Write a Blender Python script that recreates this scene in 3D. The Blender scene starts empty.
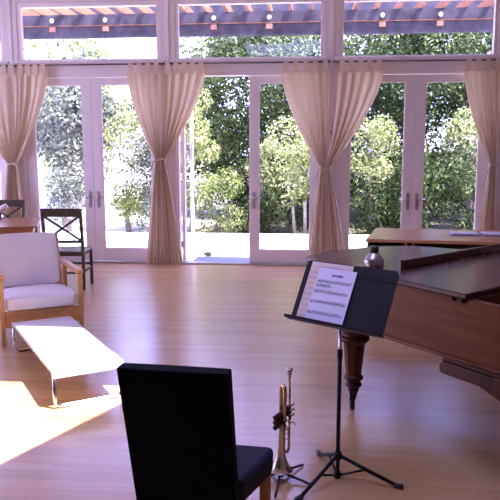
import bpy, bmesh, math, random
from mathutils import Vector, Matrix
random.seed(11)
PI = math.pi
C = bpy.context.scene.collection
sc = bpy.context.scene

# ------------------------------------------------------------------ materials
def new_mat(name):
    m = bpy.data.materials.new(name); m.use_nodes = True
    nt = m.node_tree
    for n in list(nt.nodes): nt.nodes.remove(n)
    out = nt.nodes.new('ShaderNodeOutputMaterial')
    return m, nt, out

def N(nt, typ, **kw):
    n = nt.nodes.new(typ)
    for k, v in kw.items():
        if k.startswith('_'): setattr(n, k[1:], v)
        else: n.inputs[k.replace('__', ' ')].default_value = v
    return n

def ramp(nt, stops):
    r = nt.nodes.new('ShaderNodeValToRGB')
    e = r.color_ramp.elements
    while len(e) < len(stops): e.new(0.5)
    for el, (p, c) in zip(e, stops):
        el.position = p; el.color = (*c, 1)
    return r

def simple(name, col, rough=0.5, metal=0.0, var=0.12, scale=8.0, bump=0.0, bscale=60.0, spec=0.5, coat=0.0, stretch=(1, 1, 1)):
    m, nt, out = new_mat(name)
    b = N(nt, 'ShaderNodeBsdfPrincipled', Roughness=rough, Metallic=metal)
    b.inputs['Specular IOR Level'].default_value = spec
    b.inputs['Coat Weight'].default_value = coat
    tc = N(nt, 'ShaderNodeTexCoord'); mp = N(nt, 'ShaderNodeMapping'); mp.inputs['Scale'].default_value = stretch
    nt.links.new(tc.outputs['Object'], mp.inputs['Vector'])
    no = N(nt, 'ShaderNodeTexNoise', Scale=scale, Detail=4.0)
    nt.links.new(mp.outputs[0], no.inputs['Vector'])
    lo = tuple(c * (1 - var) for c in col); hi = tuple(min(1, c * (1 + var)) for c in col)
    r = ramp(nt, [(0.3, lo), (0.7, hi)])
    nt.links.new(no.outputs['Fac'], r.inputs[0]); nt.links.new(r.outputs[0], b.inputs['Base Color'])
    if bump:
        n2 = N(nt, 'ShaderNodeTexNoise', Scale=bscale, Detail=3.0)
        nt.links.new(mp.outputs[0], n2.inputs['Vector'])
        bp = N(nt, 'ShaderNodeBump', Strength=bump, Distance=0.01)
        nt.links.new(n2.outputs['Fac'], bp.inputs['Height']); nt.links.new(bp.outputs[0], b.inputs['Normal'])
    nt.links.new(b.outputs[0], out.inputs[0])
    return m

def wood(name, dark, light, rough=0.3, scale=3.0, stretch=(1, 12, 12), coat=0.0, spec=0.5):
    m, nt, out = new_mat(name)
    b = N(nt, 'ShaderNodeBsdfPrincipled', Roughness=rough)
    b.inputs['Specular IOR Level'].default_value = spec; b.inputs['Coat Weight'].default_value = coat; b.inputs['Coat Roughness'].default_value = 0.08
    tc = N(nt, 'ShaderNodeTexCoord'); mp = N(nt, 'ShaderNodeMapping'); mp.inputs['Scale'].default_value = stretch
    nt.links.new(tc.outputs['Object'], mp.inputs['Vector'])
    no = N(nt, 'ShaderNodeTexNoise', Scale=scale, Detail=6.0, Distortion=0.6)
    nt.links.new(mp.outputs[0], no.inputs['Vector'])
    r = ramp(nt, [(0.3, dark), (0.72, light)])
    nt.links.new(no.outputs['Fac'], r.inputs[0]); nt.links.new(r.outputs[0], b.inputs['Base Color'])
    nt.links.new(b.outputs[0], out.inputs[0])
    return m

def cloth(name, c1, c2, trans=0.25, scale=20.0, stretch=(1, 1, 0.05)):
    m, nt, out = new_mat(name)
    d = N(nt, 'ShaderNodeBsdfDiffuse'); t = N(nt, 'ShaderNodeBsdfTranslucent'); mx = N(nt, 'ShaderNodeMixShader', Fac=trans)
    tc = N(nt, 'ShaderNodeTexCoord'); mp = N(nt, 'ShaderNodeMapping'); mp.inputs['Scale'].default_value = stretch
    nt.links.new(tc.outputs['Object'], mp.inputs['Vector'])
    no = N(nt, 'ShaderNodeTexNoise', Scale=scale, Detail=3.0)
    nt.links.new(mp.outputs[0], no.inputs['Vector'])
    r = ramp(nt, [(0.3, c1), (0.7, c2)])
    nt.links.new(no.outputs['Fac'], r.inputs[0])
    nt.links.new(r.outputs[0], d.inputs[0]); nt.links.new(r.outputs[0], t.inputs[0])
    wv = N(nt, 'ShaderNodeTexNoise', Scale=350.0); bp = N(nt, 'ShaderNodeBump', Strength=0.15, Distance=0.002)
    nt.links.new(tc.outputs['Object'], wv.inputs['Vector']); nt.links.new(wv.outputs['Fac'], bp.inputs['Height']); nt.links.new(bp.outputs[0], d.inputs['Normal'])
    nt.links.new(d.outputs[0], mx.inputs[1]); nt.links.new(t.outputs[0], mx.inputs[2]); nt.links.new(mx.outputs[0], out.inputs[0])
    return m

def glass_mat(name, tint=(0.97, 0.98, 1.0), refl=0.025):
    m, nt, out = new_mat(name)
    t = N(nt, 'ShaderNodeBsdfTransparent'); t.inputs[0].default_value = (*tint, 1)
    g = N(nt, 'ShaderNodeBsdfGlossy', Roughness=0.02)
    no = N(nt, 'ShaderNodeTexNoise', Scale=1.5); mr = N(nt, 'ShaderNodeMapRange')
    mr.inputs['To Min'].default_value = refl * 0.7; mr.inputs['To Max'].default_value = refl * 1.3
    mx = N(nt, 'ShaderNodeMixShader')
    nt.links.new(no.outputs['Fac'], mr.inputs[0]); nt.links.new(mr.outputs[0], mx.inputs[0])
    nt.links.new(t.outputs[0], mx.inputs[1]); nt.links.new(g.outputs[0], mx.inputs[2]); nt.links.new(mx.outputs[0], out.inputs[0])
    return m

def leaf_mat(name, stops, trans=0.3):
    m, nt, out = new_mat(name)
    g = N(nt, 'ShaderNodeNewGeometry')
    tc = N(nt, 'ShaderNodeTexCoord'); no = N(nt, 'ShaderNodeTexNoise', Scale=1.7, Detail=2.0)
    nt.links.new(tc.outputs['Object'], no.inputs['Vector'])
    ad = N(nt, 'ShaderNodeMath', _operation='MULTIPLY_ADD'); ad.inputs[1].default_value = 0.55
    sb = N(nt, 'ShaderNodeMath', _operation='MULTIPLY_ADD'); sb.inputs[1].default_value = 1.5; sb.inputs[2].default_value = -0.52
    nt.links.new(no.outputs['Fac'], sb.inputs[0])
    nt.links.new(g.outputs['Random Per Island'], ad.inputs[0]); nt.links.new(sb.outputs[0], ad.inputs[2])
    r = ramp(nt, stops); nt.links.new(ad.outputs[0], r.inputs[0])
    d = N(nt, 'ShaderNodeBsdfPrincipled', Roughness=0.65); d.inputs['Specular IOR Level'].default_value = 0.15; t = N(nt, 'ShaderNodeBsdfTranslucent'); mx = N(nt, 'ShaderNodeMixShader', Fac=trans)
    nt.links.new(r.outputs[0], d.inputs['Base Color']); nt.links.new(r.outputs[0], t.inputs[0])
    nt.links.new(d.outputs[0], mx.inputs[1]); nt.links.new(t.outputs[0], mx.inputs[2]); nt.links.new(mx.outputs[0], out.inputs[0])
    return m

def ground_mat():
    m, nt, out = new_mat('garden_ground')
    b = N(nt, 'ShaderNodeBsdfPrincipled', Roughness=0.95); tc = N(nt, 'ShaderNodeTexCoord'); sx = N(nt, 'ShaderNodeSeparateXYZ')
    no = N(nt, 'ShaderNodeTexNoise', Scale=1.2, Detail=5.0); L = nt.links.new
    L(tc.outputs['Object'], sx.inputs[0]); L(tc.outputs['Object'], no.inputs['Vector'])
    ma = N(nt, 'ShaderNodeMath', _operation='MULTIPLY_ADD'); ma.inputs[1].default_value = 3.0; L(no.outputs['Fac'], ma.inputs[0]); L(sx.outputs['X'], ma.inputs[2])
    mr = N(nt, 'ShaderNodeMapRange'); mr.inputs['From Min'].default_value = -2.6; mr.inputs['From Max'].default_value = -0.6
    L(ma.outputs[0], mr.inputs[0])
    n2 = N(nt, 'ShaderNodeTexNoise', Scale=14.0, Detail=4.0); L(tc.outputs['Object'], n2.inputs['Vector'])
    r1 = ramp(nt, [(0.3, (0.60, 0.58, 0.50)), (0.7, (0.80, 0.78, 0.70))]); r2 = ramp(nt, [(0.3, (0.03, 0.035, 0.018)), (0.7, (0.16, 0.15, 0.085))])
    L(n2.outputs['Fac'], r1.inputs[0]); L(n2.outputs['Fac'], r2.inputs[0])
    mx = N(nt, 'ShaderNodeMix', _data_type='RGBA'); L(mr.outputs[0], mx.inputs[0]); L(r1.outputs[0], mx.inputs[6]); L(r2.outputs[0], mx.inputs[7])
    L(mx.outputs[2], b.inputs['Base Color']); L(b.outputs[0], out.inputs[0])
    return m

def floor_mat():
    m, nt, out = new_mat('maple_planks')
    b = N(nt, 'ShaderNodeBsdfPrincipled')
    tc = N(nt, 'ShaderNodeTexCoord'); L = nt.links.new
    br = N(nt, 'ShaderNodeTexBrick', Scale=1.0)
    br.offset = 0.37; br.offset_frequency = 2
    br.inputs['Brick Width'].default_value = 1.3; br.inputs['Row Height'].default_value = 0.088
    br.inputs['Mortar Size'].default_value = 0.0012; br.inputs['Bias'].default_value = 0.0
    br.inputs['Color1'].default_value = (0, 0, 0, 1); br.inputs['Color2'].default_value = (1, 1, 1, 1); br.inputs['Mortar'].default_value = (0.5, 0.5, 0.5, 1)
    L(tc.outputs['Object'], br.inputs['Vector'])
    mp = N(nt, 'ShaderNodeMapping'); mp.inputs['Scale'].default_value = (0.8, 14, 1)
    L(tc.outputs['Object'], mp.inputs['Vector'])
    no = N(nt, 'ShaderNodeTexNoise', Scale=2.2, Detail=6.0, Distortion=0.4); L(mp.outputs[0], no.inputs['Vector'])
    mx = N(nt, 'ShaderNodeMix', _data_type='RGBA'); mx.inputs[0].default_value = 0.38
    L(no.outputs['Fac'], mx.inputs[6]); L(br.outputs['Color'], mx.inputs[7])
    r = ramp(nt, [(0.15, FLOOR_DARK), (0.5, FLOOR_MID), (0.85, FLOOR_LIGHT)])
    L(mx.outputs[2], r.inputs[0])
    dk = N(nt, 'ShaderNodeMix', _data_type='RGBA'); dk.inputs[7].default_value = (0.18, 0.10, 0.06, 1)
    sc_ = N(nt, 'ShaderNodeMath', _operation='MULTIPLY'); sc_.inputs[1].default_value = 0.55
    L(br.outputs['Fac'], sc_.inputs[0]); L(sc_.outputs[0], dk.inputs[0]); L(r.outputs[0], dk.inputs[6])
    L(dk.outputs[2], b.inputs['Base Color'])
    mr = N(nt, 'ShaderNodeMapRange'); mr.inputs['To Min'].default_value = 0.19; mr.inputs['To Max'].default_value = 0.29
    L(no.outputs['Fac'], mr.inputs[0]); L(mr.outputs[0], b.inputs['Roughness'])
    bp = N(nt, 'ShaderNodeBump', Strength=0.05, Distance=0.003)
    L(no.outputs['Fac'], bp.inputs['Height']); L(bp.outputs[0], b.inputs['Normal'])
    b.inputs['IOR'].default_value = 2.0; b.inputs['Specular Tint'].default_value = (0.66, 0.64, 1.0, 1)
    L(b.outputs[0], out.inputs[0])
    return m

FLOOR_DARK = (0.46, 0.265, 0.115); FLOOR_MID = (0.56, 0.345, 0.155); FLOOR_LIGHT = (0.63, 0.41, 0.205)
M = dict(
    floor=floor_mat(),
    paint=simple('lavender_white_paint', (0.76, 0.665, 0.65), 0.45, var=0.03, scale=2),
    frame=simple('white_frame_paint', (0.81, 0.715, 0.70), 0.35, var=0.03, scale=3),
    wall=simple('warm_wall_paint', (0.40, 0.31, 0.26), 0.7, var=0.04, scale=1.5),
    ceil=simple('ceiling_paint', (0.58, 0.50, 0.46), 0.8, var=0.03, scale=1),
    glass=glass_mat('window_glass'),
    rod=simple('dark_rod', (0.10, 0.07, 0.06), 0.35, 0.6),
    handle=simple('aged_nickel', (0.50, 0.46, 0.46), 0.3, 0.8),
    curtain=cloth('tan_curtain_cloth', (0.72, 0.57, 0.42), (0.77, 0.62, 0.465), 0.24, 9.0),
    deck=simple('pale_deck', (0.80, 0.78, 0.74), 0.8, var=0.06, scale=3),
    dirt=ground_mat(),
    mat=simple('coir_mat', (0.22, 0.24, 0.42), 0.95, var=0.2, scale=60, bump=0.4),  # bluish colour standing in for eave shade on the deck
    beam=simple('weathered_beam', (0.055, 0.048, 0.062), 0.75, var=0.6, scale=2.2, stretch=(2.2, 2, 2)),
    rafter=simple('redwood_rafter', (0.30, 0.125, 0.055), 0.65, var=0.25, scale=3),
    block=simple('redwood_block', (0.42, 0.20, 0.12), 0.65, var=0.2),
    bulb=simple('white_globe', (0.92, 0.92, 0.92), 0.3, var=0.01),
    trunk=simple('grey_bark', (0.24, 0.19, 0.16), 0.9, var=0.3, scale=12, bump=0.5),
    paletrunk=simple('pale_bark', (0.55, 0.48, 0.42), 0.9, var=0.25, scale=12, bump=0.4),
    leaf_dark=leaf_mat('dark_green_leaves', [(0.0, (0.012, 0.020, 0.006)), (0.45, (0.042, 0.068, 0.020)), (0.8, (0.14, 0.185, 0.055)), (1.0, (0.46, 0.50, 0.24))]),
    leaf_mid=leaf_mat('mid_green_leaves', [(0.0, (0.028, 0.042, 0.012)), (0.4, (0.11, 0.15, 0.045)), (0.75, (0.32, 0.37, 0.12)), (1.0, (0.70, 0.70, 0.38))]),
    leaf_light=leaf_mat('yellow_green_leaves', [(0.0, (0.07, 0.10, 0.03)), (0.35, (0.27, 0.32, 0.10)), (0.7, (0.56, 0.59, 0.27)), (1.0, (0.86, 0.84, 0.58))]),
    leaf_grey=leaf_mat('grey_green_leaves', [(0.0, (0.04, 0.045, 0.04)), (0.4, (0.13, 0.145, 0.11)), (0.75, (0.33, 0.34, 0.25)), (1.0, (0.68, 0.67, 0.55))]),  # glare on the left panes put into the leaf colour as grey
    navy=simple('black_navy_slipcover', (0.0030, 0.0030, 0.006), 0.85, var=0.2, scale=30, bump=0.15, bscale=300, spec=0.1),  # shaded copy of the slipcover: the unlit back's darkness is in the colour
    navyseat=simple('navy_seat_cover', (0.010, 0.012, 0.028), 0.8, var=0.2, scale=30, bump=0.15, bscale=300, spec=0.3),  # lit copy of the same slipcover, for the seat
    chairleg=wood('honey_chair_leg', (0.40, 0.18, 0.06), (0.58, 0.30, 0.11), 0.4, stretch=(12, 12, 1)),
    birch=wood('honey_birch', (0.50, 0.24, 0.08), (0.66, 0.36, 0.14), 0.35, stretch=(8, 1, 8)),
    cushion=simple('white_cushion_cloth', (0.80, 0.74, 0.76), 0.9, var=0.03, scale=5, bump=0.12, bscale=200, spec=0.1),
    gloss=simple('white_gloss', (0.74, 0.73, 0.77), 0.10, var=0.01, scale=2, spec=0.7, coat=0.6),
    chrome=simple('chrome', (0.75, 0.74, 0.76), 0.12, 1.0, var=0.03),
    cupglass=glass_mat('tumbler_glass', (0.82, 0.84, 0.86), 0.16),
    darkchair=wood('dark_olive_wood', (0.045, 0.036, 0.018), (0.10, 0.078, 0.040), 0.35, stretch=(8, 8, 2)),
    seatwood=wood('seat_wood', (0.07, 0.05, 0.03), (0.14, 0.095, 0.06), 0.25),
    tablewood=wood('red_brown_table', (0.30, 0.12, 0.05), (0.42, 0.18, 0.085), 0.28, stretch=(1, 10, 10)),
    tableapron=wood('orange_table_apron', (0.42, 0.17, 0.07), (0.52, 0.23, 0.10), 0.4, stretch=(1, 10, 10)),
    napkin=simple('pale_pink_cloth', (0.78, 0.62, 0.60), 0.9, var=0.06),
    blackp=simple('black_plastic', (0.015, 0.014, 0.016), 0.4, var=0.1),
    deskblack=simple('black_steel', (0.006, 0.006, 0.009), 0.5, var=0.1, spec=0.3),
    paper=simple('white_paper', (0.74, 0.72, 0.84), 0.7, var=0.015),
    cream=simple('cream_paper', (0.78, 0.64, 0.54), 0.7, var=0.03),
    ink=simple('dark_ink', (0.05, 0.045, 0.07), 0.8, var=0.02),
    faint=simple('faded_ink', (0.42, 0.33, 0.33), 0.8, var=0.02),
    piano=wood('mahogany_case', (0.092, 0.024, 0.007), (0.195, 0.058, 0.016), 0.42, scale=2.0, stretch=(1, 1, 9), coat=0.0, spec=0.22),
    pianolid=wood('dark_mahogany_lid', (0.045, 0.013, 0.008), (0.085, 0.027, 0.014), 0.22, scale=2.0, stretch=(1, 9, 9), coat=0.0),
    pianoleg=wood('dark_turned_mahogany', (0.040, 0.012, 0.006), (0.115, 0.034, 0.013), 0.4, stretch=(9, 9, 1), spec=0.25),
    iron=simple('dark_iron', (0.02, 0.018, 0.018), 0.35, 0.7),
    deskwood=wood('honey_desk_wood', (0.45, 0.21, 0.09), (0.62, 0.33, 0.16), 0.25, stretch=(1, 10, 10)),
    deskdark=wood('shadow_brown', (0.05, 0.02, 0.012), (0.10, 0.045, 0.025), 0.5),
    bookblue=simple('blue_grey_cover', (0.30, 0.33, 0.46), 0.4, var=0.05),
    bookpage=simple('lilac_page', (0.62, 0.62, 0.76), 0.5, var=0.03),
    flask=simple('brushed_silver_flask', (0.42, 0.37, 0.37), 0.28, 0.85, var=0.15, scale=5),
    brass=simple('lacquered_brass', (0.58, 0.44, 0.28), 0.24, 1.0, var=0.12, scale=20),
    silver=simple('silver_plate', (0.72, 0.66, 0.60), 0.2, 1.0, var=0.1, scale=20),
    darkbrass=simple('tarnished_brass', (0.10, 0.062, 0.04), 0.32, 1.0, var=0.2, scale=20),
    red=simple('dark_red_lacquer', (0.16, 0.025, 0.03), 0.35, var=0.25, scale=40),
    stone=simple('brown_stone', (0.22, 0.15, 0.10), 0.8, var=0.2, scale=20, bump=0.5),
)

# ------------------------------------------------------------------ mesh helpers
def add_box(bm, c, s, R=None):
    g = bmesh.ops.create_cube(bm, size=1.0)
    mt = Matrix.Translation(Vector(c)) @ (R.to_4x4() if R else Matrix.Identity(4)) @ Matrix.Diagonal((s[0], s[1], s[2], 1))
    bmesh.ops.transform(bm, matrix=mt, verts=g['verts'])
    return g['verts']

def bar(bm, p, q, w, t, upv=(0, 0, 1)):
    p, q = Vector(p), Vector(q); d = q - p
    zax = d.normalized(); u = Vector(upv)
    if abs(zax.dot(u)) > 0.98: u = Vector((0, 1, 0))
    x = u.cross(zax).normalized(); y = zax.cross(x)
    R = Matrix((x, y, zax)).transposed()
    add_box(bm, (p + q) / 2, (w, t, d.length), R)

def add_tube(bm, pts, r, seg=10, closed=False, caps=True):
    pts = [Vector(p) for p in pts]; n = len(pts)
    rr = r if isinstance(r, (list, tuple)) else [r] * n
    rings = []; prev = None
    for i, p in enumerate(pts):
        if closed: t = pts[(i + 1) % n] - pts[(i - 1) % n]
        else: t = pts[min(i + 1, n - 1)] - pts[max(i - 1, 0)]
        t.normalize()
        if prev is None:
            a = Vector((0, 0, 1)) if abs(t.z) < 0.9 else Vector((1, 0, 0))
            u = t.cross(a).normalized()
        else:
            u = (prev - t * prev.dot(t)).normalized()
        prev = u; v = t.cross(u)
        rings.append([bm.verts.new(p + (u * math.cos(2 * PI * k / seg) + v * math.sin(2 * PI * k / seg)) * rr[i]) for k in range(seg)])
    m = n if closed else n - 1
    for i in range(m):
        a, b = rings[i], rings[(i + 1) % n]
        for k in range(seg):
            bm.faces.new((a[k], a[(k + 1) % seg], b[(k + 1) % seg], b[k]))
    if caps and not closed:
        bm.faces.new(rings[0][::-1]); bm.faces.new(rings[-1])

def add_lathe(bm, prof, seg=24, c=(0, 0, 0), R=None):
    rings = []; c = Vector(c)
    for r, z in prof:
        ring = []
        for k in range(seg):
            v = Vector((r * math.cos(2 * PI * k / seg), r * math.sin(2 * PI * k / seg), z))
            if R: v = R @ v
            ring.append(bm.verts.new(c + v))
        rings.append(ring)
    for a, b in zip(rings, rings[1:]):
        for k in range(seg):
            bm.faces.new((a[k], a[(k + 1) % seg], b[(k + 1) % seg], b[k]))
    bm.faces.new(rings[0][::-1]); bm.faces.new(rings[-1])

def add_prism(bm, poly, z0, z1, xf=None):
    f = xf or (lambda x, y, z: (x, y, z))
    a = [bm.verts.new(f(x, y, z0)) for x, y in poly]; b = [bm.verts.new(f(x, y, z1)) for x, y in poly]
    n = len(poly)
    for i in range(n): bm.faces.new((a[i], a[(i + 1) % n], b[(i + 1) % n], b[i]))
    bm.faces.new(a[::-1]); bm.faces.new(b)

def fillet(pts, r, n=6):
    """round the inner corners of a polyline"""
    pts = [Vector(p) for p in pts]; out = [pts[0]]
    for i in range(1, len(pts) - 1):
        p, a, b = pts[i], pts[i - 1], pts[i + 1]
        rr = min(r, (a - p).length * 0.49, (b - p).length * 0.49)
        s = p + (a - p).normalized() * rr; e = p + (b - p).normalized() * rr
        for k in range(n + 1):
            t = k / n
            out.append(s * (1 - t) ** 2 + p * 2 * t * (1 - t) + e * t * t)
    out.append(pts[-1]); return out

def obj(name, bm, mat, parent=None, smooth=False, bevel=0.0, label=None, segs=2, subsurf=0, fixn=True):
    me = bpy.data.meshes.new(name)
    if fixn: bmesh.ops.recalc_face_normals(bm, faces=bm.faces)
    bm.to_mesh(me); bm.free()
    o = bpy.data.objects.new(name, me); C.objects.link(o)
    me.materials.append(mat)
    if smooth:
        for p in me.polygons: p.use_smooth = True
    if bevel:
        b = o.modifiers.new('bevel', 'BEVEL'); b.width = bevel; b.segments = segs; b.limit_method = 'ANGLE'; b.angle_limit = math.radians(40)
    if subsurf:
        s = o.modifiers.new('smooth', 'SUBSURF'); s.levels = subsurf; s.render_levels = subsurf
    if parent: o.parent = parent
    if label: o['label'] = label
    return o

def B(): return bmesh.new()
def tag(o, label, cat, group=None, kind=None):
    o['label'] = label; o['category'] = cat
    if group: o['group'] = group
    if kind: o['kind'] = kind
    return o
def thing(name, label, cat, loc=(0, 0, 0), rotz=0.0, group=None):
    o = bpy.data.objects.new(name, None); C.objects.link(o); o.empty_display_size = 0.1
    o.location = loc; o.rotation_euler = (0, 0, rotz)
    return tag(o, label, cat, group)
def struct(name, bm, mat, parent=None, bevel=0.0, label=None):
    o = obj(name, bm, mat, parent, bevel=bevel)
    if not parent: o['kind'] = 'structure'
    if label: o['label'] = label
    return o
def dup(root, label, loc=None, rotz=None):
    r = root.copy(); C.objects.link(r)
    if loc is not None: r.location = loc
    if rotz is not None: r.rotation_euler = (0, 0, rotz)
    r['label'] = label
    for ch in list(root.children):
        c = ch.copy(); C.objects.link(c); c.parent = r
        for g in list(ch.children):
            d = g.copy(); C.objects.link(d); d.parent = c
    return r
def boxes(*bs):
    bm = B()
    for c, s in bs: add_box(bm, c, s)
    return bm
def span(x0, x1, y0, y1, z0, z1): return (((x0 + x1) / 2, (y0 + y1) / 2, (z0 + z1) / 2), (x1 - x0, y1 - y0, z1 - z0))

# ------------------------------------------------------------------ room shell
YW = 9.53                                   # inner face of the glazed wall
XL, XR, YB, ZC = -6.72, 5.05, -3.2, 4.10    # room
POSTS = [-6.65, -4.31, -2.01, 0.31, 2.655, 4.98]

bm = B(); add_box(bm, *span(XL - 0.1, XR + 0.1, YB - 0.1, YW + 0.16, -0.12, 0.0)); struct('floor', bm, M['floor'])

# ceiling with a roof-light opening, its outline shaped to throw the sun patch (above and out of the photo)
SUN = Vector((-0.46, 0.15, -1.0))
patch = [(-3.4, 4.32), (-1.99, 4.36), (-2.42, 4.98), (-1.88, 4.97), (-1.45, 4.34), (-1.08, 4.33), (-1.17, 4.09), (-1.66, 2.98), (-1.9, 2.5), (-3.4, 2.5)]
hole = [(x - SUN.x * ZC, y - SUN.y * ZC) for x, y in patch]
def ceil_mesh(z):
    b = B()
    outer = [(XL, YB), (XR, YB), (XR, 9.95), (XL, 9.95)]
    ov = [b.verts.new((x, y, z)) for x, y in outer]; hv = [b.verts.new((x, y, z)) for x, y in hole]
    es = [b.edges.new((ov[i], ov[(i + 1) % 4])) for i in range(4)] + [b.edges.new((hv[i], hv[(i + 1) % len(hv)])) for i in range(len(hv))]
    bmesh.ops.triangle_fill(b, edges=es, use_beauty=True)
    return b
o = struct('ceiling', ceil_mesh(ZC), M['ceil'])

# left wall, with tall unseen openings added to let in fill light; right and rear walls plain
lw = B()
LWIN = [(3.4, 5.4), (6.1, 8.1)]
ys = [YB] + [v for w in LWIN for v in w] + [YW + 0.16]
for a, b_ in zip(ys[::2], ys[1::2]): add_box(lw, *span(XL - 0.1, XL, a, b_, 0, ZC))
for a, b_ in LWIN:
    add_box(lw, *span(XL - 0.1, XL, a, b_, 0, 0.5)); add_box(lw, *span(XL - 0.1, XL, a, b_, 3.3, ZC))
struct('wall_left', lw, M['wall'])
struct('wall_right', boxes(span(XR, XR + 0.1, YB, YW + 0.16, 0, ZC)), M['wall'])
struct('wall_rear', boxes(span(XL - 0.1, XR + 0.1, YB - 0.1, YB, 0, ZC)), M['wall'])

# glazed wall: posts, door header, clerestory sill and head
bw = B()
for x in POSTS: add_box(bw, *span(x - 0.105, x + 0.105, YW, YW + 0.16, 0, ZC))
for a, b_ in zip(POSTS, POSTS[1:]):
    add_box(bw, *span(a + 0.105, b_ - 0.105, YW + 0.01, YW + 0.15, 2.755, 2.915))
    add_box(bw, *span(a + 0.105, b_ - 0.105, YW, YW + 0.16, 3.755, ZC))
add_box(bw, *span(POSTS[4] + 0.105, XR, YW + 0.02, YW + 0.14, 0, ZC))  # unseen end bay closed solid to darken the floor on the right
struct('wall_back', bw, M['paint'], bevel=0.004)
for i, x in enumerate(POSTS[1:5]):
    struct('trim_%d' % (i + 1), boxes(span(x - 0.028, x + 0.028, YW - 0.018, YW - 0.001, 0, ZC - .01)), M['frame'], bevel=0.004)
for i, (a, b_) in enumerate(zip(POSTS[:-1], POSTS[1:-1])):
    struct('trim_%d' % (i + 10), boxes(span(a + 0.035, b_ - 0.035, YW - 0.035, YW - 0.001, 2.905, 2.945)), M['frame'], bevel=0.005)

def frame_mesh(w, h, side, top, bot, t):
    b = B()
    add_box(b, *span(0, side, -t / 2, t / 2, 0, h)); add_box(b, *span(w - side, w, -t / 2, t / 2, 0, h))
    add_box(b, *span(side, w - side, -t / 2, t / 2, 0, bot)); add_box(b, *span(side, w - side, -t / 2, t / 2, h - top, h))
    return b

def place(o, loc, rotz=0): o.location = loc; o.rotation_euler = (0, 0, rotz); return o

for i, (a, b_) in enumerate(zip(POSTS[:-1], POSTS[1:-1])):
    x0, x1 = a + 0.105, b_ - 0.105; w = x1 - x0
    f = obj('window_%d' % (i + 1), frame_mesh(w, 0.84, 0.052, 0.062, 0.05, 0.09), M['frame'], bevel=0.004); f['kind'] = 'structure'
    place(f, (x0, YW + 0.06, 2.915))
    p = obj('pane', boxes(span(0.05, w - 0.05, -0.004, 0.004, 0.048, 0.78)), M['glass'], f)

def lever_handle(parent, x, side, yface):
    """long plate with a lever pointing to `side` (-1/+1), on the face looking into the room"""
    pl = obj('handle_plate', boxes(span(x - 0.021, x + 0.021, yface - 0.012, yface, 0.80, 1.04)), M['handle'], parent, bevel=0.004)
    b = B()
    add_tube(b, fillet([(x, yface - 0.01, 0.955), (x, yface - 0.055, 0.955), (x + side * 0.115, yface - 0.055, 0.955)], 0.02), 0.009, 8)
    obj('lever', b, M['handle'], pl, smooth=True)

nd = 0
for i, (a, b_) in enumerate(zip(POSTS[:-1], POSTS[1:-1])):
    x0, x1 = a + 0.105, b_ - 0.105
    # fixed jambs and head around the pair of leaves
    jb = B()
    add_box(jb, *span(x0, x0 + 0.035, YW + 0.02, YW + 0.14, 0, 2.755)); add_box(jb, *span(x1 - 0.035, x1, YW + 0.02, YW + 0.14, 0, 2.755))
    add_box(jb, *span(x0 + 0.035, x1 - 0.035, YW + 0.02, YW + 0.14, 2.715, 2.755))
    struct('trim_%d' % (i + 20), jb, M['frame'], bevel=0.003)
    struct('trim_%d' % (i + 30), boxes(span(x0 + 0.035, x1 - 0.035, YW - 0.012, YW + 0.16, 0.0, 0.022)), M['handle'], bevel=0.003)
    L0, R0 = x0 + 0.038, x1 - 0.038; mid = (L0 + R0) / 2; w = mid - L0 - 0.002
    for side in (0, 1):
        nd += 1
        d = obj('door_%d' % nd, frame_mesh(w, 2.68, 0.135, 0.095, 0.185, 0.046), M['frame'], bevel=0.004); d['kind'] = 'structure'
        obj('pane', boxes(span(0.125, w - 0.125, -0.004, 0.004, 0.175, 2.59)), M['glass'], d)
        bd = B()
        for s in (-1, 1):
            for (bx0, bx1, bz0, bz1) in ((0.135, 0.147, 0.185, 2.585), (w - 0.147, w - 0.135, 0.185, 2.585), (0.147, w - 0.147, 0.185, 0.197), (0.147, w - 0.147, 2.573, 2.585)):
                add_box(bd, *span(bx0, bx1, s * 0.012 - 0.006, s * 0.012 + 0.006, bz0, bz1))
        obj('glazing_bead', bd, M['frame'], d)
        if i == 2 and side == 0:      # the open leaf, swung out onto the deck about its left edge
            place(d, (L0 + 0.03, YW + 0.15, 0.028), math.radians(92))
            for hz in (0.25, 1.35, 2.4):
                hb = B(); add_tube(hb, [(0.0, 0.031, hz - 0.05), (0.0, 0.031, hz + 0.05)], 0.009, 8); obj('hinge', hb, M['handle'], d)
            for zz in (0.6, 0.8, 1.0, 1.7, 1.9): pass
        else:
            place(d, (L0 if side == 0 else mid + 0.002, YW + 0.075, 0.028))
        if side == 0: lever_handle(d, w - 0.062, -1, -0.023)
        elif i != 2: lever_handle(d, 0.062, 1, -0.023)
        else: lever_handle(d, 0.062, 1, -0.023)
struct('baseboard_right', boxes(span(XR - 0.02, XR, YB, YW, 0, 0.12)), M['frame'])
struct('baseboard_left', boxes(span(XL, XL + 0.02, YB, YW, 0, 0.12)), M['frame'])

# ------------------------------------------------------------------ outdoors
struct('deck', boxes(span(-16, 14, YW + 0.17, 13.7, -0.2, -0.03)), M['deck'])
tb = B()
nx, ny = 40, 26
vv = [[tb.verts.new((-24 + 48 * i / nx, 13.6 + 16 * j / ny, -0.22 + max(0, j - 1) * 0.075 + (0.10 * math.sin(i * 1.3 + j) if j > 1 else 0))) for i in range(nx + 1)] for j in range(ny + 1)]
for j in range(ny):
    for i in range(nx): tb.faces.new((vv[j][i], vv[j][i + 1], vv[j + 1][i + 1], vv[j + 1][i]))
struct('terrain', tb, M['dirt'])
m_ = obj('door_mat', boxes(span(-1.74, -0.80, 9.76, 10.34, -0.03, -0.012)), M['mat'], bevel=0.004)  # strip laid where the eave's blue shade falls on the deck
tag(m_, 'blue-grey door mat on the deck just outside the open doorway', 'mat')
sb = B(); bmesh.ops.create_icosphere(sb, subdivisions=3, radius=0.06)
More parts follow.
